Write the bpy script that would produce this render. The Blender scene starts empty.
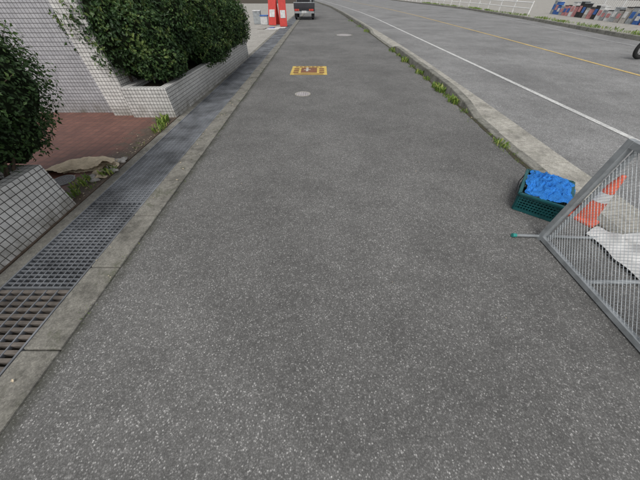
import bpy, math, random
import numpy as np
from mathutils import Vector, Matrix, noise
random.seed(7); np.random.seed(7)
S=bpy.context.scene
R=math.radians

# ------------------------------------------------------------------ materials
class NT:
    def __init__(s,name):
        m=bpy.data.materials.new(name); m.use_nodes=True
        s.m=m; s.t=m.node_tree; s.n=s.t.nodes; s.l=s.t.links
        s.b=s.n['Principled BSDF']
        s.tc=s.n.new('ShaderNodeTexCoord')
    def L(s,a,b): s.l.new(a,b)
    def noise(s,scale,detail=4,rough=.6,co='Object',dist=0):
        n=s.n.new('ShaderNodeTexNoise'); n.inputs['Scale'].default_value=scale
        n.inputs['Detail'].default_value=min(detail,4); n.inputs['Roughness'].default_value=rough
        n.inputs['Distortion'].default_value=dist
        s.L(s.tc.outputs[co],n.inputs['Vector']); return n.outputs['Fac']
    def ramp(s,fac,stops,interp='LINEAR'):
        r=s.n.new('ShaderNodeValToRGB'); r.color_ramp.interpolation=interp
        e=r.color_ramp.elements
        while len(e)<len(stops): e.new(.5)
        for el,(p,c) in zip(e,stops):
            el.position=p
            if not hasattr(c,'__len__'): c=(c,c,c)
            el.color=(*c,1)
        s.L(fac,r.inputs['Fac']); return r.outputs['Color']
    def mix(s,a,b,fac=.5,mode='MIX'):
        x=s.n.new('ShaderNodeMix'); x.data_type='RGBA'; x.blend_type=mode
        for sock,v in ((x.inputs[0],fac),(x.inputs[6],a),(x.inputs[7],b)):
            if hasattr(v,'is_output'): s.L(v,sock)
            elif hasattr(v,'__len__'): sock.default_value=(*v,1)
            else: sock.default_value=v if sock==x.inputs[0] else (v,v,v,1)
        return x.outputs[2]
    def bump(s,h,strength=.3,dist=.01):
        b=s.n.new('ShaderNodeBump'); b.inputs['Strength'].default_value=strength
        b.inputs['Distance'].default_value=dist
        s.L(h,b.inputs['Height']); s.L(b.outputs['Normal'],s.b.inputs['Normal'])
    def col(s,c,rough=.8,metal=0,spec=.4):
        if hasattr(c,'is_output'): s.L(c,s.b.inputs['Base Color'])
        else: s.b.inputs['Base Color'].default_value=(*c,1)
        s.b.inputs['Roughness'].default_value=rough; s.b.inputs['Metallic'].default_value=metal
        s.b.inputs['Specular IOR Level'].default_value=spec
        return s.m
    def voro(s,scale,feature='F1',co='Object'):
        v=s.n.new('ShaderNodeTexVoronoi'); v.feature=feature; v.inputs['Scale'].default_value=scale
        s.L(s.tc.outputs[co],v.inputs['Vector']); return v
    def sepx(s,c):
        q=s.n.new('ShaderNodeSeparateColor'); s.L(c,q.inputs[0]); return q.outputs[0]
    def sep(s,c):
        q=s.n.new('ShaderNodeSeparateXYZ'); s.L(c,q.inputs[0]); return q.outputs
    def math(s,op,a,b=0,clamp=False):
        q=s.n.new('ShaderNodeMath'); q.operation=op; q.use_clamp=clamp
        for i,v in enumerate((a,b)):
            if hasattr(v,'is_output'): s.L(v,q.inputs[i])
            else: q.inputs[i].default_value=v
        return q.outputs[0]

def asphalt(name,base,light,scale,thr=.8,edge=None,tint=(1,1,1),contrast=1):
    t=NT(name)
    v=t.voro(scale); r=t.sepx(v.outputs['Color'])
    c3=lambda k:(k*tint[0],k*tint[1],k*tint[2])
    c=t.ramp(r,[(0,c3(base*.66)),(.4,c3(base*.9)),(thr-.15,c3(base*1.1)),(thr,c3(base*1.35)),(.95,c3(light)),(1,c3(light*1.3))])
    d=t.ramp(v.outputs['Distance'],[(.35,0),(.62,.8)])
    c=t.mix(c,c3(base*.62),d)
    v2=t.voro(scale*2.6); r2=t.sepx(v2.outputs['Color'])
    c=t.mix(c,t.ramp(r2,[(0,.62),(.6,1),(.9,1.15),(1,1.5)]),.6,'MULTIPLY')
    big=t.noise(.5,3,.6); c=t.mix(c,t.ramp(big,[(.32,.80),(.5,1.0),(.68,1.18)]),1,'MULTIPLY')
    mid=t.noise(2.6,4,.8); c=t.mix(c,t.ramp(mid,[(.3,.80),(.5,1),(.7,1.16)]),.85,'MULTIPLY')
    fine=t.noise(24,2,.7); c=t.mix(c,t.ramp(fine,[(.3,.84),(.7,1.13)]),.8,'MULTIPLY')
    if edge:
        P=t.sep(t.tc.outputs['Object'])
        for x0,w in edge:
            a=t.math('ABSOLUTE',t.math('SUBTRACT',P[0],x0))
            n=t.noise(5,4,.7)
            f=t.math('SUBTRACT',1,t.math('DIVIDE',a,w),True)
            f=t.math('MULTIPLY',f,t.ramp(n,[(.35,.25),(.65,1)]))
            c=t.mix(c,(.035,.036,.022),f)
    t.bump(v.outputs['Distance'],.4,.003)
    return t.col(c,.88,0,.3)
M={}
M['walk']=asphalt('sidewalk_asphalt',.165,.33,140,.86,edge=[(-1.51,.085)],tint=(1,.985,.95))
M['road']=asphalt('road_asphalt',.245,.39,110,.87,tint=(1,.995,.98))

def concrete(name,c0,stain=.5,sc=1.0,moss=0,spk=True):
    t=NT(name)
    c=t.ramp(t.noise(2.2*sc,4,.65),[(.28,tuple(k*(1-stain*.6) for k in c0)),(.5,c0),(.75,tuple(min(1,k*1.2) for k in c0))])
    c=t.mix(c,t.ramp(t.noise(14*sc,3,.7),[(.3,.68),(.7,1.15)]),.9,'MULTIPLY')
    v=t.voro(140); c=t.mix(c,t.ramp(t.sepx(v.outputs['Color']),[(0,.7),(.7,1.05),(1,1.35)]),.7,'MULTIPLY')
    if moss:
        c=t.mix(c,(.045,.055,.02),t.ramp(t.noise(3.1,4,.75,dist=.6),[(.54,0),(.70,moss)]))
    t.bump(t.noise(90,2,.7),.5,.004)
    return t.col(c,.9,0,.3)
M['kerb']=concrete('weathered_kerb_concrete',(.215,.21,.185),.8,1.8,.6)
M['drainkerb']=concrete('drain_edge_concrete',(.205,.197,.173),.9,1.7,.6)
M['gutter']=concrete('gutter_concrete',(.36,.345,.305),.6,1.1,.25)
M['pave']=concrete('pavement_concrete',(.34,.325,.295),.35)
M['earth']=concrete('earth_soil',(.06,.045,.03),.5,3,.3)
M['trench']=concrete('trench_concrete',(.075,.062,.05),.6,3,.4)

def tiles(name,c0,c1,grout,w,h,mort,rough=.35,dirt=.4,offset=0,spec=.5,edge=False,foot=0):
    t=NT(name)
    b=t.n.new('ShaderNodeTexBrick'); t.L(t.tc.outputs['UV'],b.inputs['Vector'])
    b.offset=offset; b.squash=1
    b.inputs['Scale'].default_value=1; b.inputs['Brick Width'].default_value=w
    b.inputs['Row Height'].default_value=h; b.inputs['Mortar Size'].default_value=mort
    b.inputs['Mortar Smooth'].default_value=.15; b.inputs['Bias'].default_value=0
    b.inputs['Color1'].default_value=(*c0,1); b.inputs['Color2'].default_value=(*c1,1)
    b.inputs['Mortar'].default_value=(*grout,1)
    c=b.outputs['Color']
    c=t.mix(c,t.ramp(t.noise(1.7,4,.7),[(.3,.68),(.6,1.05)]),dirt,'MULTIPLY')
    c=t.mix(c,t.ramp(t.noise(18,3,.7),[(.3,.75),(.6,1.05)]),dirt,'MULTIPLY')
    P=t.sep(t.tc.outputs['Object'])
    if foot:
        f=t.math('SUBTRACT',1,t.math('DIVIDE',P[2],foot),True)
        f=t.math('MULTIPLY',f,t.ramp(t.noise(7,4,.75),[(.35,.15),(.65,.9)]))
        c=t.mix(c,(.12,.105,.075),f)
    if edge:
        f=t.math('SUBTRACT',1,t.math('DIVIDE',t.math('ABSOLUTE',t.math('SUBTRACT',P[0],-2.34)),.62),True)
        n=t.ramp(t.noise(4.5,4,.75),[(.38,0),(.62,1)])
        f=t.math('MULTIPLY',t.ramp(t.math('ADD',f,t.math('MULTIPLY',n,.5)),[(.62,0),(.85,1)]),.92)
        c=t.mix(c,t.ramp(t.noise(30,4,.8),[(.3,(.03,.022,.015)),(.7,(.12,.09,.065))]),f)
    inv=t.math('SUBTRACT',1,b.outputs['Fac'])
    t.bump(inv,.6,.003)
    return t.col(c,rough,0,spec)
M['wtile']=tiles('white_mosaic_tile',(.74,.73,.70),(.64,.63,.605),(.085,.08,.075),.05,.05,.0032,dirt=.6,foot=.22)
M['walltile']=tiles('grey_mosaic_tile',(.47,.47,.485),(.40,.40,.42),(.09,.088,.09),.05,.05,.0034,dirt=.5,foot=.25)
M['redtile']=tiles('red_brown_floor_tile',(.18,.078,.056),(.13,.055,.042),(.065,.045,.038),.1,.1,.004,.5,.8,edge=True)

def simple(name,c,rough=.6,metal=0,var=.25,sc=8,spec=.4,bump=0):
    t=NT(name)
    cc=t.mix(c,t.ramp(t.noise(sc,3,.65),[(.3,1-var),(.7,1+var)]),1,'MULTIPLY')
    if bump: t.bump(t.noise(sc*6,3,.6),bump,.004)
    return t.col(cc,rough,metal,spec)
M['steel']=simple('galvanised_steel',(.33,.35,.36),.5,.35,.3,9,.5)
M['grate']=simple('grate_steel',(.185,.195,.21),.65,.2,.5,3,.4)
M['brown']=simple('rusty_cast_bar',(.12,.105,.092),.8,.1,.5,7,.3,.4)
M['white_metal']=simple('white_painted_metal',(.72,.72,.70),.4,0,.08,3)
M['darkcar']=simple('dark_vehicle_paint',(.035,.035,.04),.35,0,.15,3,.6)
M['rubber']=simple('tyre_rubber',(.018,.018,.018),.8,0,.3,20)
M['black']=simple('black_plastic',(.02,.02,.022),.5)
M['glass']=simple('dark_glass',(.03,.04,.045),.08,0,.1,3,.8)
M['red']=simple('red_plastic',(.50,.045,.035),.5,0,.12,8)
M['orange']=simple('orange_cone_plastic',(.58,.11,.06),.55,0,.3,8)
M['whitep']=simple('white_plastic',(.55,.55,.54),.5,0,.2,8)
M['teal']=simple('teal_basket_plastic',(.006,.075,.08),.45,0,.3,12,.5)
M['tealb']=simple('teal_tube_end',(.03,.25,.22),.45)
M['blue']=simple('blue_panel',(.04,.12,.36),.5)
M['pink']=simple('pink_panel',(.45,.2,.2),.6)
M['sack']=simple('beige_sack',(.56,.47,.34),.9,0,.22,12,.2,.6)
M['stone']=simple('pale_stone',(.38,.36,.33),.9,0,.35,14,.2,.6)
M['chrome']=simple('chrome',(.5,.5,.5),.2,1,.1)
M['wood']=simple('stem_bark',(.09,.065,.045),.9,0,.3,30)
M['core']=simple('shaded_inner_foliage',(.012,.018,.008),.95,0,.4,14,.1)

def paint(name,c,under,wear=.5):
    t=NT(name)
    f=t.ramp(t.noise(38,4,.75),[(wear,0),(wear+.14,1)])
    cc=t.mix(c,under,f)
    cc=t.mix(cc,t.ramp(t.noise(3,4,.7),[(.3,.72),(.7,1.08)]),.9,'MULTIPLY')
    return t.col(cc,.75,0,.3)
M['wpaint']=paint('white_road_paint',(.60,.60,.58),(.24,.24,.24),.50)
M['wpaint2']=paint('worn_white_road_paint',(.48,.48,.47),(.24,.24,.24),.42)
M['ypaint']=paint('yellow_road_paint',(.60,.43,.15),(.24,.24,.23),.50)
M['ysign']=paint('yellow_ground_sign',(.60,.43,.11),(.3,.24,.12),.52)
M['dsign']=paint('dark_sign_print',(.20,.08,.045),(.34,.25,.12),.54)
M['wsign']=paint('white_sign_print',(.55,.52,.46),(.3,.22,.1),.56)
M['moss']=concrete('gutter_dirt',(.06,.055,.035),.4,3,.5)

def netmat():
    t=NT('blue_net')
    c=t.mix((.03,.22,.66),t.ramp(t.noise(12,4,.7),[(.3,.7),(.55,1),(.75,1.3)]),1,'MULTIPLY')
    v=t.voro(140); c=t.mix(c,t.ramp(v.outputs['Distance'],[(.2,1.2),(.6,.65)]),.7,'MULTIPLY')
    t.bump(v.outputs['Distance'],.4,.003)
    return t.col(c,.75,0,.25)
M['net']=netmat()

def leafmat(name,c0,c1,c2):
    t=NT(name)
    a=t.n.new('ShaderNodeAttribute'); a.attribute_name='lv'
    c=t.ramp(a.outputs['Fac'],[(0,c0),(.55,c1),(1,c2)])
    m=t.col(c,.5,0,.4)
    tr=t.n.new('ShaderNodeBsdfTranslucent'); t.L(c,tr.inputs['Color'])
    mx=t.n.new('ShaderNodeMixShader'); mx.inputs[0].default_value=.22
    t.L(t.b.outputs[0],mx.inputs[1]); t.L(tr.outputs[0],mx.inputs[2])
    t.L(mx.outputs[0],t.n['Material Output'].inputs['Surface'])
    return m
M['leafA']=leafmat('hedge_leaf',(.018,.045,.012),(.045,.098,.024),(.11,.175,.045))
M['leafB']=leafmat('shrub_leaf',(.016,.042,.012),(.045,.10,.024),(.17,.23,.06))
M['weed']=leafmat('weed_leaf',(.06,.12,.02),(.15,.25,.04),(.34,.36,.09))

def manhole_mat(name,c,sc):
    t=NT(name)
    v=t.voro(sc); v.inputs['Randomness'].default_value=0.1
    cc=t.mix(c,t.ramp(v.outputs['Distance'],[(.25,1.25),(.5,.6)]),.8,'MULTIPLY')
    cc=t.mix(cc,t.ramp(t.noise(9,4,.7),[(.3,.7),(.7,1.15)]),1,'MULTIPLY')
    t.bump(v.outputs['Distance'],.5,.004)
    return t.col(cc,.6,.2,.4)
M['mh']=manhole_mat('manhole_iron',(.24,.24,.245),32)
M['mh2']=manhole_mat('manhole_iron_pale',(.42,.39,.39),22)

# ------------------------------------------------------------------ builder
class MB:
    def __init__(s): s.v=[];s.f=[];s.mi=[];s.mats=[];s.sm=[]
    def mat(s,m):
        if m not in s.mats: s.mats.append(m)
        return s.mats.index(m)
    def add(s,vs,fs,m,smooth=False):
        o=len(s.v); s.v+= [tuple(v) for v in vs]; k=s.mat(m)
        for f in fs: s.f.append(tuple(i+o for i in f)); s.mi.append(k); s.sm.append(smooth)
    def hexa(s,p,m):
        s.add(p,[(3,2,1,0),(4,5,6,7),(0,1,5,4),(1,2,6,5),(2,3,7,6),(3,0,4,7)],m)
    def box(s,c,d,m,rz=0,mt=None,taper=1):
        hx,hy,hz=d[0]/2,d[1]/2,d[2]/2
        q=[(-hx,-hy,-hz),(hx,-hy,-hz),(hx,hy,-hz),(-hx,hy,-hz)]
        q+=[(x*taper,y*taper,hz) for x,y,_ in q]
        A=Matrix.Translation(c)@(mt if mt else Matrix.Rotation(rz,4,'Z'))
        s.hexa([A@Vector(x) for x in q],m)
    def bx(s,x0,x1,y0,y1,z0,z1,m): s.box(((x0+x1)/2,(y0+y1)/2,(z0+z1)/2),(x1-x0,y1-y0,z1-z0),m)
    def tube(s,a,b,r,m,r2=None,n=10,cap=True):
        a=Vector(a);b=Vector(b); r2=r if r2 is None else r2
        d=(b-a).normalized(); u=d.orthogonal().normalized(); w=d.cross(u)
        vs=[];
        for p,rr in ((a,r),(b,r2)):
            for i in range(n):
                t=2*math.pi*i/n; vs.append(p+(u*math.cos(t)+w*math.sin(t))*rr)
        fs=[(i,(i+1)%n,n+(i+1)%n,n+i) for i in range(n)]
        s.add(vs,fs,m,True)
        if cap: s.add(vs,[tuple(range(n-1,-1,-1)),tuple(range(n,2*n))],m)
    def path(s,pts,r,m,n=8):
        for a,b in zip(pts[:-1],pts[1:]): s.tube(a,b,r,m,n=n)
    def torus(s,c,axis,Rr,r,m,n=28,k=10):
        ax=Vector(axis).normalized(); u=ax.orthogonal().normalized(); w=ax.cross(u); c=Vector(c)
        vs=[];fs=[]
        for i in range(n):
            t=2*math.pi*i/n; dr=u*math.cos(t)+w*math.sin(t)
            for j in range(k):
                q=2*math.pi*j/k; vs.append(c+dr*(Rr+r*math.cos(q))+ax*r*math.sin(q))
        for i in range(n):
            for j in range(k):
                fs.append((i*k+j,i*k+(j+1)%k,((i+1)%n)*k+(j+1)%k,((i+1)%n)*k+j))
        s.add(vs,fs,m,True)
    def lathe(s,c,prof,m,n=32,smooth=True,mt=None):
        vs=[];A=mt or Matrix.Identity(4)
        for r,z in prof:
            for i in range(n):
                t=2*math.pi*i/n; vs.append(Vector(c)+(A@Vector((r*math.cos(t),r*math.sin(t),z))))
        fs=[]
        for j in range(len(prof)-1):
            for i in range(n): fs.append((j*n+i,j*n+(i+1)%n,(j+1)*n+(i+1)%n,(j+1)*n+i))
        s.add(vs,fs,m,smooth)
    def build(s,name,bevel=0,loc=None):
        me=bpy.data.meshes.new(name); me.from_pydata(s.v,[],s.f)
        for m in s.mats: me.materials.append(M[m])
        me.polygons.foreach_set('material_index',s.mi)
        me.polygons.foreach_set('use_smooth',s.sm)
        uv=me.uv_layers.new(name='UVMap'); me.update()
        if len(s.f)<60000:
          for p in me.polygons:
            n=p.normal; ax=max(range(3),key=lambda i:abs(n[i]))
            for li in p.loop_indices:
                c=me.vertices[me.loops[li].vertex_index].co
                uv.data[li].uv=(c[1],c[2]) if ax==0 else ((c[0],c[2]) if ax==1 else (c[0],c[1]))
        o=bpy.data.objects.new(name,me); S.collection.objects.link(o)
        if bevel:
            b=o.modifiers.new('b','BEVEL'); b.width=bevel; b.segments=2; b.limit_method='ANGLE'; b.angle_limit=R(40)
        return o

def curve(pts):
    ys=[p[0] for p in pts]; xs=[p[1] for p in pts]
    def f(y):
        return float(np.mean([np.interp(y+d,ys,xs) for d in (-2,-1,0,1,2)])) if y>6 else float(np.interp(y,ys,xs))
    return f
kerbX=curve([(-8,2.44),(2.7,2.49),(4.84,2.56),(9.9,2.64),(18,2.5),(30,2.1),(45,1.4),(100,-4)])
gutX=lambda y:kerbX(y)+.60
whiteX=curve([(-8,4.48),(4,4.5),(26,4.45),(34,4.2),(50,3.2),(100,-1)])
yelX=curve([(-8,8.0),(7,8.05),(14,8.35),(30,8.6),(45,8.3),(100,5)])
farX=curve([(-8,12.6),(13,13.6),(24,15.6),(40,17.5),(100,18)])
def strip(mb,fa,fb,y0,y1,z,m,step=.5):
    ys=np.arange(y0,y1+1e-6,step); vs=[];fs=[]
    for y in ys: vs+=[(fa(y),y,z),(fb(y),y,z)]
    for i in range(len(ys)-1): fs.append((2*i,2*i+1,2*i+3,2*i+2))
    mb.add(vs,fs,m)
K=lambda c:(lambda y:c)

# ------------------------------------------------------------------ ground
g=MB(); g.add([(-400,-300,-.5),(400,-300,-.5),(400,500,-.5),(-400,500,-.5)],[(0,1,2,3)],'earth'); g.build('ground')
w=MB(); strip(w,K(-1.51),kerbX,-8,100,0,'walk'); w.build('sidewalk')
r=MB(); strip(r,gutX,farX,-8,100,-.015,'road'); r.build('road')
m_=MB(); strip(m_,lambda y:whiteX(y)-.055,lambda y:whiteX(y)+.055,-8,100,-.010,'wpaint'); m_.build('white_lane_line')
m_=MB(); strip(m_,lambda y:yelX(y)-.06,lambda y:yelX(y)+.06,-8,100,-.010,'ypaint'); m_.build('yellow_centre_line')
m_=MB(); strip(m_,lambda y:farX(y)-1.3,lambda y:farX(y)-1.19,-8,100,-.010,'wpaint2'); m_.build('white_edge_line')
fp=MB(); strip(fp,lambda y:farX(y)+.2,K(70),-8,100,.1,'pave'); fp.build('far_pavement')
gr=MB()
for i in range(0,160):
    y=-7.8+i*.62
    x0=kerbX(y)+.155; x1=kerbX(y+.6)+.155
    gr.hexa([(x0,y,-.2),(gutX(y),y,-.2),(gutX(y+.61),y+.61,-.2),(x1,y+.61,-.2),
             (x0,y,-.03),(gutX(y),y,-.008),(gutX(y+.61),y+.61,-.008),(x1,y+.61,-.03)],'gutter')
gr.build('road_gutter',.004)
kb=MB()
def kh(y):
    return float(np.interp(y,[4.3,5.0,10.6,11.3,15.6,16.4],[.02,.15,.15,.02,.02,.15]))
y=-7.8
while y<90:
    y2=y+.590; j=random.uniform(-.008,.008)
    a,b=kerbX(y)+j,kerbX(y2)+j+random.uniform(-.004,.004); q=random.uniform(-.006,.006); h0,h1=kh(y)+q,kh(y2)+q
    kb.hexa([(a,y,-.25),(a+.155,y,-.25),(b+.155,y2,-.25),(b,y2,-.25),
             (a+.008,y,h0),(a+.14,y,h0),(b+.14,y2,h1),(b+.008,y2,h1)],'kerb'); y+=.6
kb.build('roadside_kerb',.014)
fk=MB(); y=-7.8
while y<90:
    y2=y+.592; a,b=farX(y),farX(y2)
    fk.hexa([(a,y,-.25),(a+.2,y,-.25),(b+.2,y2,-.25),(b,y2,-.25),(a+.02,y,.13),(a+.2,y,.13),(b+.2,y2,.13),(b+.02,y2,.13)],'kerb'); y+=.6
fk.build('far_kerb',.012)
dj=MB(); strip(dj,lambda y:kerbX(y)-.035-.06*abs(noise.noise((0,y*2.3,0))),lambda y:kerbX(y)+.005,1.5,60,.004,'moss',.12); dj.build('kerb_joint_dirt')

# left side: drain
dk=MB(); y=-7.3
while y<60:
    y2=y+.595
    dk.bx(-1.735,-1.512,y,y2,-.5,.012+random.uniform(-.003,.003),'drainkerb'); y+=.6
dk.build('drain_edge_kerb',.01)
dl=MB(); dl.bx(-2.365,-2.255,-8,60,-.5,.006,'drainkerb'); dl.build('drain_inner_edge',.006)
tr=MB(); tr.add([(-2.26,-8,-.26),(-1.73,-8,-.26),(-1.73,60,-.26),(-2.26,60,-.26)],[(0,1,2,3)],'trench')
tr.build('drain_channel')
gt=MB()
gt.bx(-1.750,-1.738,-8,60,-.05,.008,'grate'); gt.bx(-2.252,-2.240,-8,60,-.05,.008,'grate')
y=.92
while y<34:
    seg=y+.992
    gt.bx(-2.238,-1.752,y,y+.008,-.04,.006,'grate'); gt.bx(-2.238,-1.752,seg-.008,seg,-.04,.006,'grate')
    yy=y+.036; ps=.036 if y<1.9 else .030
    while yy<seg-.02:
        gt.bx(-2.238,-1.752,yy,yy+.008,-.03,.004,'grate'); yy+=ps if y<14 else .05
    nx=9
    for k in range(1,nx+1):
        x=-2.238+.486*k/(nx+1); gt.bx(x-.003,x+.004,y+.009,seg-.009,-.014,.0025,'grate')
    y+=1.0
gt.build('steel_drain_grate')
gb=MB(); y=-2.0
while y<.89:
    gb.bx(-2.238,-1.752,y,y+.024,-.04,.003+random.uniform(-.002,.002),'brown'); y+=.045
for k in range(1,6):
    x=-2.238+.486*k/6; gb.bx(x-.004,x+.005,-2,.9,-.02,.0065,'grate')
gb.build('slatted_drain_cover',.003)

# left plot
lp=MB(); lp.add([(-2.365,-8,.002),(-2.365,60,.002),(-60,60,.002),(-60,-8,.002)],[(3,2,1,0)],'pave'); lp.build('entrance_apron')
rf=MB(); rf.bx(-9,-2.367,.5,4.42,-.2,.012,'redtile'); rf.build('red_tile_floor')
def planter(name,x0,x1,y0,y1,h,dx=0):
    p=MB(); t=.12
    p.hexa([(x1-t,y0,0),(x1,y0,0),(x1+dx,y1,0),(x1+dx-t,y1,0),(x1-t,y0,h),(x1,y0,h),(x1+dx,y1,h),(x1+dx-t,y1,h)],'wtile')
    p.bx(x0,x0+t,y0,y1,0,h,'wtile')
    p.bx(x0+t,x1-t,y0+.002,y0+t,0,h-.002,'wtile'); p.bx(x0+t,x1+dx-t,y1-t,y1-.002,0,h-.002,'wtile')
    z=h-.06
    p.add([(x0+t-.01,y0+t-.01,z),(x1-t+.01,y0+t-.01,z),(x1+dx-t+.01,y1-t+.01,z),(x0+t-.01,y1-t+.01,z)],[(0,1,2,3)],'earth')
    return p.build(name,.004)
planter('tiled_planter',-4.2,-2.385,-3,1.87,.43)
planter('tiled_planter.001',-3.07,-2.37,4.19,9.4,.43,.12)
wl=MB(); wl.bx(-9,-3.452,4.42,4.7,0,3.0,'walltile'); wl.bx(-9.05,-3.46,4.40,4.72,3.0,3.08,'gutter'); wl.build('tiled_wall',.004)
pl=MB(); pl.bx(-3.45,-3.09,4.28,4.75,0,3.0,'wtile'); pl.box((-3.27,4.515,3.05),(.42,.54,.1),'gutter'); pl.build('tiled_pillar',.006)
w2=MB(); w2.bx(-3.4,-3.2,4.76,9.4,0,1.5,'wtile'); w2.bx(-3.42,-3.18,4.755,9.42,1.5,1.56,'gutter'); w2.build('tiled_wall.001',.004)

# ------------------------------------------------------------------ foliage
def foliage(name,lobes,n,size,mat,core=.72,sprigs=0,flat=0,clump=3.0,seed=1):
    rng=np.random.RandomState(seed)
    V=[];F=[];A=[];
    vol=np.array([l[1][0]*l[1][1]*l[1][2] for l in lobes])**.67; vol/=vol.sum()
    mb=MB()
    def leaf(p,nrm,s,val):
        d=Vector(rng.normal(size=3)); t=nrm.cross(d)
        if t.length<1e-3: return
        t.normalize(); b=nrm.cross(t).normalized()
        i=len(V); wd=s*.27
        V.extend([p,p+t*s*.5+b*wd+nrm*s*.08,p+t*s-nrm*s*.05,p+t*s*.5-b*wd+nrm*s*.08])
        F.append((i,i+1,i+2)); F.append((i,i+2,i+3)); A.extend([val]*2)
    for li,(c,rad) in enumerate(lobes):
        c=Vector(c)
        for _ in range(int(n*vol[li])):
            d=Vector(rng.normal(size=3)).normalized()
            if d.z<-.8: continue
            nz=noise.noise(Vector(c)+d*clump)*.5+noise.noise(Vector(c)*2+d*clump*3)*.3
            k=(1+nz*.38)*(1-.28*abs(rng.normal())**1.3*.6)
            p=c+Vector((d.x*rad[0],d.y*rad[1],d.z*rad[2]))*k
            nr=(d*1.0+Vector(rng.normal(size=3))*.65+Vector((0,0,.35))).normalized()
            val=min(1,max(0,.38+.5*noise.noise(p*5)+rng.normal()*.16+ (k-.95)*.9))  # leaf tone varies at random; inner shade painted in, deeper leaves darker
            leaf(p,nr,size*rng.uniform(.6,1.25),val)
    for _ in range(sprigs):
        c,rad=lobes[rng.choice(len(lobes),p=vol)]; c=Vector(c)
        d=Vector(rng.normal(size=3)).normalized(); d.z=abs(d.z)*.9-.15
        p=c+Vector((d.x*rad[0],d.y*rad[1],d.z*rad[2]))*.92
        g_=(d+Vector((0,0,.5))+Vector(rng.normal(size=3))*.25).normalized()
        Ls=rng.uniform(.07,.17); mb.tube(p,p+g_*Ls,.003,'wood',.0015,5,False)
        for q in range(10):
            pp=p+g_*Ls*(q/9)
            leaf(pp,(g_+Vector(rng.normal(size=3))*.8).normalized(),size*rng.uniform(.7,1.2),min(1,rng.uniform(.55,1.0)))
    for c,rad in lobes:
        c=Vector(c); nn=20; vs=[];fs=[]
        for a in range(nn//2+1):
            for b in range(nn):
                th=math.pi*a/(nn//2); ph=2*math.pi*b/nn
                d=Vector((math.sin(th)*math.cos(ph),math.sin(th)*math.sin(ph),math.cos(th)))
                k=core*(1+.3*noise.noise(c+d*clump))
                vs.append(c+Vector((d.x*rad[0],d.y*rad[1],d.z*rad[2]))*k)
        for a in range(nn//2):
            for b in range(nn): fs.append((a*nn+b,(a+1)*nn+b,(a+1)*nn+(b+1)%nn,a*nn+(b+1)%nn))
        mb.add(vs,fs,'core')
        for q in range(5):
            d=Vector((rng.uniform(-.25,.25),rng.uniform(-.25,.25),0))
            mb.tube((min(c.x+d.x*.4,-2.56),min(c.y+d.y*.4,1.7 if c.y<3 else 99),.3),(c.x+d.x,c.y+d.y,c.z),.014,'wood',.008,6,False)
    nb=len(mb.f)
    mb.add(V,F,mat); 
    o=mb.build(name)
    at=o.data.attributes.new('lv','FLOAT','FACE')
    vals=np.zeros(len(o.data.polygons),dtype=np.float32); vals[nb:]=A
    at.data.foreach_set('value',vals)
    return o
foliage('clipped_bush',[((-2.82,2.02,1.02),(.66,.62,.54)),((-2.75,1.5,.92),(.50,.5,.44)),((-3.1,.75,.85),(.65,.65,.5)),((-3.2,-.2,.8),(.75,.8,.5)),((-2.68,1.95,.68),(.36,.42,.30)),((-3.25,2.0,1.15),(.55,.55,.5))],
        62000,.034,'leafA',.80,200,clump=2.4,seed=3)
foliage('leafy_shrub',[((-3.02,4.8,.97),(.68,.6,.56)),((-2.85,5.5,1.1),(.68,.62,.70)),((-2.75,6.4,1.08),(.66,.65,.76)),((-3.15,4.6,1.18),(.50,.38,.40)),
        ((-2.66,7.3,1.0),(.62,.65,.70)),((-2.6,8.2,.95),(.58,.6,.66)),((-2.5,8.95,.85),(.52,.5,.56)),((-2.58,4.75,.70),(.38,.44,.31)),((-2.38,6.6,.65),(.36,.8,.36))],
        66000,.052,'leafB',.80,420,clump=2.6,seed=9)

def weeds(name,spots,seed=1):
    rng=np.random.RandomState(seed); V=[];F=[];A=[]
    for (x,y,z,rad,n,h) in spots:
        for _ in range(n):
            a=rng.uniform(0,6.28); rr=rad*math.sqrt(rng.uniform())
            p=Vector((x+rr*math.cos(a)*.6,y+rr*math.sin(a),z))
            a2=rng.uniform(0,6.28); ln=Vector((math.cos(a2),math.sin(a2),0)); hh=h*rng.uniform(.4,1.1); wd=hh*rng.uniform(.05,.13)
            s=Vector((-ln.y,ln.x,0))*wd; out=rng.uniform(.15,.8)
            m1=p+ln*hh*out*.35+Vector((0,0,hh*.6)); t=p+ln*hh*out+Vector((0,0,hh*rng.uniform(.55,1)))
            i=len(V); V+= [p-s*.4,p+s*.4,m1+s,m1-s,t]; F+=[(i,i+1,i+2,i+3),(i+3,i+2,i+4)]
            v=min(1,max(0,.5+rng.normal()*.25)); A+=[v,v]
    mb=MB(); mb.add(V,F,'weed'); o=mb.build(name)
    at=o.data.attributes.new('lv','FLOAT','FACE'); at.data.foreach_set('value',np.array(A,dtype=np.float32)); return o
sp=[]
rs=random.Random(4)
for yy,n,h,rad in [(3.0,50,.04,.16),(3.2,110,.07,.14),(3.5,30,.03,.1),(4.5,60,.06,.12),(5.0,150,.11,.16),(5.35,60,.07,.12),(5.75,170,.14,.18),(6.0,120,.12,.16),(6.7,70,.08,.14),(7.3,100,.11,.2),(8.0,60,.08,.2),(8.8,130,.14,.25),(9.7,60,.09,.2),(10.6,100,.12,.3),(2.75,25,.03,.08),(4.0,30,.03,.2),(16.5,120,.14,.4),(19,90,.12,.5),(23,80,.12,.6)]:
    sp.append((kerbX(yy)-.04,yy,0,rad,n,h))
weeds('kerb_weeds',sp,2)
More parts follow.
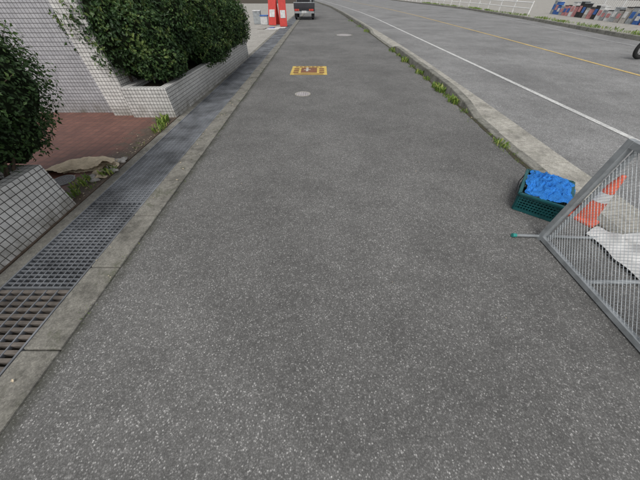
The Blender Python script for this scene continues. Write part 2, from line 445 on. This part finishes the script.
sp=[(-2.44,rs.uniform(2.0,4.1),.012,.1,14,rs.uniform(.03,.07)) for _ in range(9)]+[(-2.42,3.7,.012,.16,70,.09),(-2.5,3.98,.012,.14,100,.12),(-2.55,2.2,.012,.12,70,.09),(-2.42,2.45,.012,.12,60,.08),(-2.5,2.0,.012,.08,50,.08)]
weeds('entrance_weeds',sp,5)
sp=[(-1.515,rs.uniform(.2,12),.004,.1,9,.02) for _ in range(34)]
weeds('joint_moss',sp,6)
sp=[]
for i in range(190):
    yy=rs.uniform(4,60); sp.append((farX(yy)+rs.uniform(.25,.9),yy,.1,.35,26,rs.uniform(.08,.2)))
weeds('roadside_grass',sp,7)

# ------------------------------------------------------------------ ground items
def disc(name,x,y,r,m,rim='steel'):
    d=MB(); d.lathe((x,y,0),[(0.0001,.008),(r*.86,.008)],m,36,False)
    d.lathe((x,y,0),[(r*.86,.006),(r*.9,.004),(r*.92,.010),(r,.010),(r*1.01,.001)],rim,36,False); return d.build(name)
disc('manhole_cover',-.35,5.52,.16,'mh2','gutter')
disc('manhole_cover.001',1.16,15.1,.42,'mh2','kerb')
dd=disc('manhole_cover.002',-2.82,2.28,.11,'mh'); dd.location.z=.012
sg=MB()
x0,x1,y0,y1=-.76,.18,7.15,8.15
def rect(a,b,c,d,z,m): sg.add([(a,c,z),(b,c,z),(b,d,z),(a,d,z)],[(0,1,2,3)],m)
rect(x0,x1,y0,y1,.004,'ysign')
rect(x0+.26,x1-.26,y0+.22,y1-.2,.008,'dsign')
rect(-.37,-.31,7.5,7.82,.012,'wsign'); rect(-.43,-.25,7.62,7.68,.016,'wsign')
for k in range(3):
    rect(x0+.07,x0+.2,y0+.2+k*.2,y0+.32+k*.2,.008,'dsign'); rect(x1-.2,x1-.07,y0+.2+k*.2,y0+.32+k*.2,.008,'dsign')
for k in range(7): rect(x0+.09+k*.11,x0+.17+k*.11,y1-.14,y1-.06,.008,'dsign')
rect(x0+.1,x1-.1,y0+.06,y0+.12,.008,'dsign')
for i in range(16):
    a0=2*math.pi*i/16;a1=2*math.pi*(i+1)/16
    sg.add([(-.34,7.88,.012),(-.34+.045*math.cos(a0),7.88+.045*math.sin(a0),.012),(-.34+.045*math.cos(a1),7.88+.045*math.sin(a1),.012)],[(0,1,2)],'wsign')
sg.build('yellow_pavement_sign')

def blob(mb,c,rad,m,amp=.25,fr=3,seed=0,n=16,flatz=-.3,mt=None):
    c=Vector(c);vs=[];fs=[]; A=mt or Matrix.Identity(4)
    for a in range(n//2+1):
        for b in range(n):
            th=math.pi*a/(n//2); ph=2*math.pi*b/n
            d=Vector((math.sin(th)*math.cos(ph),math.sin(th)*math.sin(ph),math.cos(th)))
            k=1+amp*noise.noise(d*fr+Vector((seed*3.1,0,0)))
            p=Vector((d.x*rad[0],d.y*rad[1],max(d.z,flatz)*rad[2]))*k
            vs.append(c+A@p)
    for a in range(n//2):
        for b in range(n): fs.append((a*n+b,(a+1)*n+b,(a+1)*n+(b+1)%n,a*n+(b+1)%n))
    mb.add(vs,fs,m,True)
# folded empty sandbag: two creased layers, half-moon outline, one corner turned up
sk=MB(); n=34; k=12
for layer in (0,1):
    vs=[]
    for i in range(n+1):
        t=i/n; ang=math.pi*(1.02-.90*t)+layer*.10
        cx,cy=-2.75+.29*math.cos(ang)+layer*.05,2.43+.21*math.sin(ang)-layer*.03
        wd=(.18-.05*layer)*(math.sin(math.pi*(.12+.82*t)))**.6+.02
        dx,dy=math.cos(ang),math.sin(ang)
        for j in range(k+1):
            a=-1+2*j/k
            crease=.020*abs(((t*5+a*.4)%1)-.5)*2
            z=.016+layer*.034+.022*(1-a*a)+crease*(1-a*a)+.012*noise.noise((t*16,a*3,3+layer))
            if layer and t>.8: z+=(t-.8)*.22
            vs.append((cx+dx*wd*a+.02*noise.noise((t*7,a*4,1+layer)),cy+dy*wd*a+.02*noise.noise((t*7,a*4,6+layer)),z))
    sk.add(vs,[(i*(k+1)+j,(i+1)*(k+1)+j,(i+1)*(k+1)+j+1,i*(k+1)+j+1) for i in range(n) for j in range(k)],'sack',False)
sk.build('empty_sandbag')
rb=MB(); rr=random.Random(3)
for i in range(22):
    blob(rb,(-2.47+rr.uniform(-.14,.08),2.50+rr.uniform(-.25,.25),.02),(rr.uniform(.015,.07),rr.uniform(.015,.05),rr.uniform(.010,.035)),'stone' if i%3 else 'sack',.7,3,i,10)
rb.build('stone_rubble')
lt=MB(); rr=random.Random(11)
for i in range(350):
    if i<190: x,yv,z=-2.37-abs(rr.gauss(0,.16)),rr.uniform(1.9,4.15),.018
    elif i<240: x,yv,z=rr.uniform(-1.73,-1.5),rr.uniform(.2,9),.018
    elif i<320: x,yv,z=kerbX(5)-abs(rr.gauss(0,.12)),rr.uniform(3,10),.005
    else: x,yv,z=rr.uniform(-1.4,2.3),rr.uniform(.5,9),.004
    a=rr.uniform(0,6.28); s=rr.uniform(.005,.017) if i<320 else rr.uniform(.004,.009)
    q=Matrix.Rotation(a,3,'Z')
    pts=[q@Vector(v) for v in ((-s,0,0),(0,-s*.45,.003),(s,0,.001),(0,s*.45,.004))]
    lt.add([(x+p.x,yv+p.y,z+p.z) for p in pts],[(0,1,2,3)],'sack' if i%3 else 'wood')
lt.build('fallen_leaf_litter')

# ------------------------------------------------------------------ mesh cage
cg=MB()
X=1.86; Y0,Y1=-.35,1.40; H=.84
cg.bx(X-.017,X+.017,Y0,Y1,.012,.045,'steel'); cg.bx(X-.017,X+.017,Y0,Y1,H-.036,H,'steel')
cg.bx(X-.02,X+.02,Y1-.018,Y1+.02,.0,H+.003,'steel'); cg.bx(X-.02,X+.02,Y0-.02,Y0+.02,.0,H+.003,'steel')
cg.bx(X+.024,X+.064,Y1-.03,Y1-.024,.0,H-.01,'steel')
cg.bx(X-.01,X+.01,.52,.54,.045,H-.036,'steel')
px,pz=.026,.0135; t=.0015
ny=int((Y1-Y0-.04)/px); nz=int((H-.085)/pz)
for j in range(nz+1):
    z=.048+j*pz
    for i in range(ny*2):
        a=Y0+.02+i*px/2; b=a+px/2
        za,zb=(z-pz/2,z+pz/2) if (i+j)%2==0 else (z+pz/2,z-pz/2)
        cg.add([(X-.001,a,za-t),(X-.001,b,zb-t),(X+.0015,b,zb+t),(X+.0015,a,za+t)],[(0,1,2,3)],'steel')
cg.tube((1.655,1.425,.022),(2.9,1.365,.022),.013,'steel'); cg.tube((1.63,1.427,.022),(1.66,1.425,.022),.0165,'tealb')
cg.tube((1.88,.95,.03),(2.9,.95,.03),.016,'steel'); cg.tube((1.88,.3,.03),(2.9,.3,.03),.016,'steel')
cg.bx(2.9,2.94,Y0,Y1,.012,.052,'steel'); cg.bx(2.9,2.94,Y0,Y1,H-.04,H,'steel')
cg.bx(2.899,2.941,Y1-.02,Y1+.022,0,H,'steel'); cg.bx(2.899,2.941,Y0-.02,Y0+.022,0,H,'steel')
cg.bx(1.885,2.895,Y0,Y0+.03,H-.04,H-.002,'steel')
cg.build('mesh_cage_frame')

ws=MB(); n=44; vs=[]
for i in range(n+1):
    for j in range(n+1):
        u,v=i/n,j/n
        x=2.26+.56*u; yv=.62+.82*v
        ed=min(u,1-u,v,1-v)
        z=.03+min(1,ed*6)*(.10*abs(noise.noise((x*4,yv*3,2)))+.09*abs(noise.noise((x*11,yv*8,7))))
        vs.append((x+.12*noise.noise((u*3,v*3,5)),yv+.12*noise.noise((u*3,v*3,9)),z))
ws.add(vs,[(i*(n+1)+j,(i+1)*(n+1)+j,(i+1)*(n+1)+j+1,i*(n+1)+j+1) for i in range(n) for j in range(n)],'whitep',True)
ws.build('crumpled_white_sheet')

tcn=MB(); cx,cy=2.45,1.70
tcn.box((cx,cy,.012),(.25,.25,.022),'orange',.5)
def cr(z): return .09-(.09-.018)*(z-.022)/.40
for z0,z1,m in ((.022,.19,'orange'),(.19,.27,'whitep'),(.27,.42,'orange')):
    tcn.lathe((cx,cy,0),[(cr(z0)+(.0015 if m=='whitep' else 0),z0),(cr(z1)+(.0015 if m=='whitep' else 0),z1)],m,32)
tcn.lathe((cx,cy,0),[(cr(.42),.42),(.012,.428),(.0001,.43)],'orange',32)
tcn.build('traffic_cone',.004)

# ------------------------------------------------------------------ basket with net
bk=MB(); L_,W_,Hh=.50,.36,.19
A=Matrix.Translation((2.11,1.88,.004))@Matrix.Rotation(R(52),4,'Z')
def P(u,v,z):
    k=.86+.14*min(z,Hh)/Hh; return A@Vector((u*L_/2*k,v*W_/2*k,z))
def slat(p,q,w_,th,nrm,m='teal'):
    p=Vector(p);q=Vector(q);d=(q-p).normalized(); s=d.cross(nrm).normalized()*w_/2; t_=nrm*th/2
    bk.hexa([p-s-t_,p+s-t_,p+s+t_,p-s+t_,q-s-t_,q+s-t_,q+s+t_,q-s+t_],m)
sides=[((-1,-1),(1,-1)),((1,-1),(1,1)),((1,1),(-1,1)),((-1,1),(-1,-1))]
for (a,b) in sides:
    mid=Vector(((a[0]+b[0])/2,(a[1]+b[1])/2,0)); nrm=(A.to_3x3()@mid).normalized()
    nslat=19 if abs(mid.y)>.5 else 14
    for i in range(nslat+1):
        t_=i/nslat; u=a[0]+(b[0]-a[0])*t_; v=a[1]+(b[1]-a[1])*t_
        slat(P(u,v,.01),P(u,v,Hh-.01),.010 if 0<i<nslat else .026,.004,nrm)
    for z,wz in ((.015,.03),(.055,.008),(.082,.008),(.11,.012),(.138,.008),(.17,.032)):
        slat(P(a[0],a[1],z)+nrm*.001,P(b[0],b[1],z)+nrm*.001,wz,.005,nrm)
    slat(P(a[0]*1.04,a[1]*1.04,Hh-.002),P(b[0]*1.04,b[1]*1.04,Hh-.002),.014,.024,nrm)
bk.hexa([P(-1,-1,0),P(1,-1,0),P(1,1,0),P(-1,1,0),P(-1,-1,.006),P(1,-1,.006),P(1,1,.006),P(-1,1,.006)],'teal')
pts=[P(-.98,.25,Hh+.01),P(-1.0,1.05,Hh-.03),P(-.5,1.22,Hh-.075),P(.5,1.22,Hh-.075),P(1.0,1.05,Hh-.03),P(.98,.25,Hh+.01)]
bk.path(pts,.005,'black')
nr,na=54,150
def ridg(p): return (1-abs(noise.noise(p))*2.4)
def netpt(r,th,off=0):
    c,s=math.cos(th),math.sin(th)
    se=(abs(c)**4+abs(s)**4)**-.25
    drape=max(0,math.cos(th+R(40)))         # road side / far end
    edge=.97+.55*drape**.6*(1+.35*noise.noise((c*3,s*3,2)))+.10*noise.noise((c*4,s*4,7))
    q=r*edge; u,v=q*se*c,q*se*s
    lim=1.06
    over=max(0,q-lim)
    k=min(1,lim/max(q,1e-6)); uu,vv=u*k*(1+.14*min(over*3,1)),v*k*(1+.18*min(over*3,1))
    pos=Vector((uu*1.7+vv*.5,vv*2.0,4.0))
    fold=.030*ridg(pos*.9)+.020*ridg(Vector((pos.x*1.6,pos.y*3.2,1)))+.010*ridg(pos*4.6)+.004*ridg(pos*10)
    base=Hh+.0+.035*max(0,1-min(q,1)**2)
    amp=max(.3,1-min(q,1)**5)
    z=base+fold*amp
    if over>0: z=Hh+.014-over*.34*(1+.3*noise.noise((c*4,s*4,1)))+.012*math.sin(th*26)*min(1,over*3)
    w_=.022 if over<=0 else .035
    p=P(uu,vv,Hh)
    return Vector((p.x+w_*noise.noise(pos*2.6),p.y+w_*noise.noise(pos*2.6+Vector((9,0,0))),max(.015,z)+off))
vs=[netpt(.001+.999*i/nr,2*math.pi*j/na) for i in range(nr+1) for j in range(na)]
bk.add(vs,[(i*na+j,(i+1)*na+j,(i+1)*na+(j+1)%na,i*na+(j+1)%na) for i in range(nr) for j in range(na)],'net',True)
for q in range(30):
    rr_,th=random.uniform(.1,.95),random.uniform(0,6.28); pts=[]; a=random.uniform(-1,1)
    for s in range(9):
        pts.append(netpt(rr_,th,.003)); a+=random.uniform(-.5,.5); rr_=max(.05,min(.97,rr_+.05*math.sin(a))); th+=.10*math.cos(a)
    bk.path(pts,.0016,'net',5)
bk.build('basket_with_blue_net')

# ------------------------------------------------------------------ truck
tk=MB(); x,y=-1.15,24.0
def T(a,b,c,d,e,f,m): tk.bx(x+a,x+b,y+c,y+d,e,f,m)
for sx in (-.62,.62):
    for yy in (.45,2.75):
        tk.torus((x+sx,y+yy,.28),(1,0,0),.2,.08,'rubber'); tk.tube((x+sx-.05,y+yy,.28),(x+sx+.05,y+yy,.28),.15,'chrome',n=16)
    T(sx-.1,sx+.1,.12,.14,.12,.5,'black')
T(-.45,-.38,0.05,3.0,.38,.48,'black'); T(.38,.45,.05,3.0,.38,.48,'black')
T(-.72,.72,.0,2.0,.50,.62,'darkcar')
T(-.74,.74,-.03,.0,.60,.90,'darkcar'); T(-.74,-.71,.002,2.0,.622,.90,'darkcar'); T(.71,.74,.002,2.0,.622,.90,'darkcar')
T(-.76,.76,-.04,.01,.90,.94,'steel')
T(-.70,-.02,-.04,-.031,.66,.86,'darkcar'); T(.02,.70,-.04,-.031,.66,.86,'darkcar')
T(-.72,.72,-.08,0.02,.36,.47,'steel'); T(-.17,.17,-.095,-.081,.37,.50,'whitep')
for sx in (-.68,.46): T(sx,sx+.22,-.055,-.001,.49,.59,'red')
T(-.44,-.36,-.055,-.001,.49,.59,'orange'); T(.36,.44,-.055,-.001,.49,.59,'orange')
tk.hexa([(x-.73,y+2.02,.4),(x+.73,y+2.02,.4),(x+.73,y+3.3,.4),(x-.73,y+3.3,.4),(x-.66,y+2.05,1.78),(x+.66,y+2.05,1.78),(x+.66,y+2.95,1.78),(x-.66,y+2.95,1.78)],'darkcar')
T(-.55,.55,2.0,2.03,1.15,1.6,'glass'); T(-.76,-.73,2.4,2.9,1.1,1.55,'glass')
T(-.5,.4,.3,1.2,.63,1.05,'black'); T(-.3,.5,1.25,1.9,.63,1.2,'steel')
for sx in (-.66,.66): tk.tube((x+sx,y+1.95,.9),(x+sx,y+1.95,1.75),.02,'steel')
tk.build('small_flatbed_truck',.012)

for (sx,sy,rz,ww) in ((-2.2,19.3,.15,.42),(-2.85,20.1,-.3,.5)):
    bn=MB()
    for s in (-1,1):
        Rm=Matrix.Rotation(rz,4,'Z')@Matrix.Rotation(R(s*13),4,'X')
        o=Matrix.Rotation(rz,4,'Z')@Vector((0,s*.17,0)); o2=Matrix.Rotation(rz,4,'Z')@Vector((0,s*.2,0))
        bn.box((sx+o.x,sy+o.y,.58),(ww,.03,1.15),'red',mt=Rm)
        bn.box((sx+o2.x,sy+o2.y,.55),(ww*.7,.012,.34),'whitep',mt=Rm)
    bn.build('red_sign_stand',.006)
bd=MB()
for i,(xx,m,h) in enumerate(((-3.5,'whitep',.4),(-4.0,'steel',.6))):
    bd.bx(xx-.22,xx+.22,20.2+i*.4,20.6+i*.4,.01,h,m); bd.bx(xx-.24,xx+.24,20.18+i*.4,20.62+i*.4,h,h+.05,'whitep' if i else 'blue')
bd.build('storage_boxes',.01)
bd=MB()
for i,(a,b,c,d,m) in enumerate(((-3.0,-2.3,17.3,17.9,'whitep'),(-2.6,-2.0,18.0,18.6,'whitep'),(-2.95,-2.66,18.0,18.5,'blue'),(-3.5,-3.1,17.6,18.2,'pave'))):
    bd.hexa([(a,c,.008),(b,c+.1,.008),(b+.05,d,.008),(a+.1,d,.008),(a,c,.03),(b,c+.1,.03),(b+.05,d,.035),(a+.1,d,.03)],m)
bd.build('flattened_cartons',.004)

# ------------------------------------------------------------------ far right: fence + crates
fn=MB()
fX=lambda y:float(np.interp(y,[10,20,30,60],[19.0,19.6,21.5,24]))
y=10
while y<26:
    fn.bx(fX(y)-.03,fX(y)+.03,y-.03,y+.03,.1,1.35,'white_metal')
    for k in range(1,10):
        yy=y+k*.2; fn.tube((fX(yy),yy,.2),(fX(yy),yy,1.28),.016,'white_metal',n=6,cap=False)
    for z in (.2,1.28): fn.tube((fX(y),y,z),(fX(y+2),y+2,z),.024,'white_metal',n=6)
    y+=2
fn.build('white_picket_fence')
fn=MB(); gX=lambda y:farX(y)+1.2; y=27
while y<80:
    fn.tube((gX(y),y,.1),(gX(y),y,.95),.05,'white_metal',n=8)
    for z in (.5,.85): fn.tube((gX(y),y,z),(gX(y+3),y+3,z),.035,'white_metal',n=8)
    y+=3
fn.build('white_guard_rail')
cb=MB(); rr=random.Random(8)
for i in range(22):
    y=18.5+i*.5; xx=fX(y)-.75
    m=rr.choice(['blue','whitep','black','pink','whitep','black','steel','stone'])
    hh=rr.uniform(.45,.85); cb.box((xx,y,.1+hh/2),(.36,.36,hh),m,rr.uniform(-.15,.15)); cb.box((xx,y,.12+hh),(.40,.40,.04),rr.choice(['whitep','black','steel']),0)
    cb.box((xx-.19,y,.1+hh*.55),(.012,.26,hh*.4),rr.choice(['whitep','blue','pink']),0)
cb.build('display_crates',.01)

# ------------------------------------------------------------------ motorcycle
mc=MB(); ox,oy=9.92,9.25
def Q(a,b,c): return (ox+a,oy+b,c-.015)
for a in (0,1.25):
    mc.torus(Q(a,0,.29),(0,1,0),.235,.05,'rubber'); mc.torus(Q(a,0,.29),(0,1,0),.19,.012,'chrome',24,6)
    for s in range(6):
        t_=s*math.pi/3; mc.tube(Q(a,0,.29),Q(a+.19*math.cos(t_),0,.29+.19*math.sin(t_)),.008,'chrome',n=5)
    mc.tube(Q(a,-.06,.29),Q(a,.06,.29),.04,'black')
for s in (-.07,.07): mc.tube(Q(0,s,.29),Q(.32,s,.95),.02,'chrome')
mc.path([Q(.3,-.33,1.02),Q(.32,-.15,1.0),Q(.32,.15,1.0),Q(.3,.33,1.02)],.014,'black')
for s in (-.28,.28): mc.tube(Q(.3,s,1.02),Q(.38,s*1.2,1.02),.018,'black'); mc.tube(Q(.3,s,1.02),Q(.28,s*1.1,1.2),.006,'black')
for s in (-.31,.31): blob(mc,Q(.28,s,1.22),(.015,.06,.04),'black',0,1,0,10,-1)
blob(mc,Q(.22,0,.9),(.1,.09,.1),'glass',0,1,0,14,-1)
blob(mc,Q(.62,0,.78),(.28,.14,.13),'red',.1,2,1,18,-1)
blob(mc,Q(.6,0,.45),(.2,.14,.17),'steel',.25,4,2,16,-1)
mc.hexa([Q(.8,-.12,.74),Q(1.45,-.1,.8),Q(1.45,.1,.8),Q(.8,.12,.74),Q(.8,-.11,.82),Q(1.45,-.08,.9),Q(1.45,.08,.9),Q(.8,.11,.82)],'black')
mc.path([Q(.32,0,.9),Q(.55,0,.4),Q(.85,0,.35),Q(.95,0,.72)],.025,'black'); mc.path([Q(.85,.08,.35),Q(1.25,.08,.29)],.02,'steel'); mc.path([Q(.85,-.08,.35),Q(1.25,-.08,.29)],.02,'steel')
mc.tube(Q(.6,-.14,.28),Q(1.45,-.16,.36),.035,'chrome',.045)
mc.tube(Q(.7,.14,.3),Q(.85,.32,.02),.01,'black')
for i in range(8):
    t0=R(20+i*16);t1=R(20+(i+1)*16)
    mc.add([Q(.31*math.cos(t0),-.06,.29+.31*math.sin(t0)),Q(.31*math.cos(t1),-.06,.29+.31*math.sin(t1)),Q(.31*math.cos(t1),.06,.29+.31*math.sin(t1)),Q(.31*math.cos(t0),.06,.29+.31*math.sin(t0))],[(0,1,2,3)],'black')
    mc.add([Q(1.25+.32*math.cos(t0),-.07,.29+.32*math.sin(t0)),Q(1.25+.32*math.cos(t1),-.07,.29+.32*math.sin(t1)),Q(1.25+.32*math.cos(t1),.07,.29+.32*math.sin(t1)),Q(1.25+.32*math.cos(t0),.07,.29+.32*math.sin(t0))],[(0,1,2,3)],'black')
mc.build('motorcycle',.004)

# ------------------------------------------------------------------ light & camera
W=bpy.data.worlds.new('World'); S.world=W; W.use_nodes=True; nt=W.node_tree
bg=nt.nodes['Background']; sky=nt.nodes.new('ShaderNodeTexSky'); sky.sky_type='NISHITA'; sky.sun_disc=False
el,az=58,200
sky.sun_elevation=R(el); sky.sun_rotation=R(az); sky.dust_density=3; sky.air_density=1
hs=nt.nodes.new('ShaderNodeHueSaturation'); hs.inputs['Saturation'].default_value=.2
nt.links.new(sky.outputs[0],hs.inputs['Color']); nt.links.new(hs.outputs[0],bg.inputs['Color'])
bg.inputs['Strength'].default_value=.15
sd=bpy.data.lights.new('sun','SUN'); sd.energy=1.5; sd.angle=R(35); sd.color=(1,.975,.93)
so=bpy.data.objects.new('sun',sd); S.collection.objects.link(so)
dirv=Vector((math.sin(R(az))*math.cos(R(el)),math.cos(R(az))*math.cos(R(el)),math.sin(R(el))))
so.rotation_euler=dirv.to_track_quat('Z','Y').to_euler()
cd=bpy.data.cameras.new('camera'); cam=bpy.data.objects.new('camera',cd); S.collection.objects.link(cam)
cam.location=(0,0,1.45); cam.rotation_euler=(R(90-46.2),0,0)
cd.sensor_width=36; cd.lens=36*238/640; cd.clip_start=.02; cd.clip_end=1500
S.camera=cam
S.view_settings.view_transform='Standard'; S.view_settings.look='None'; S.view_settings.exposure=0
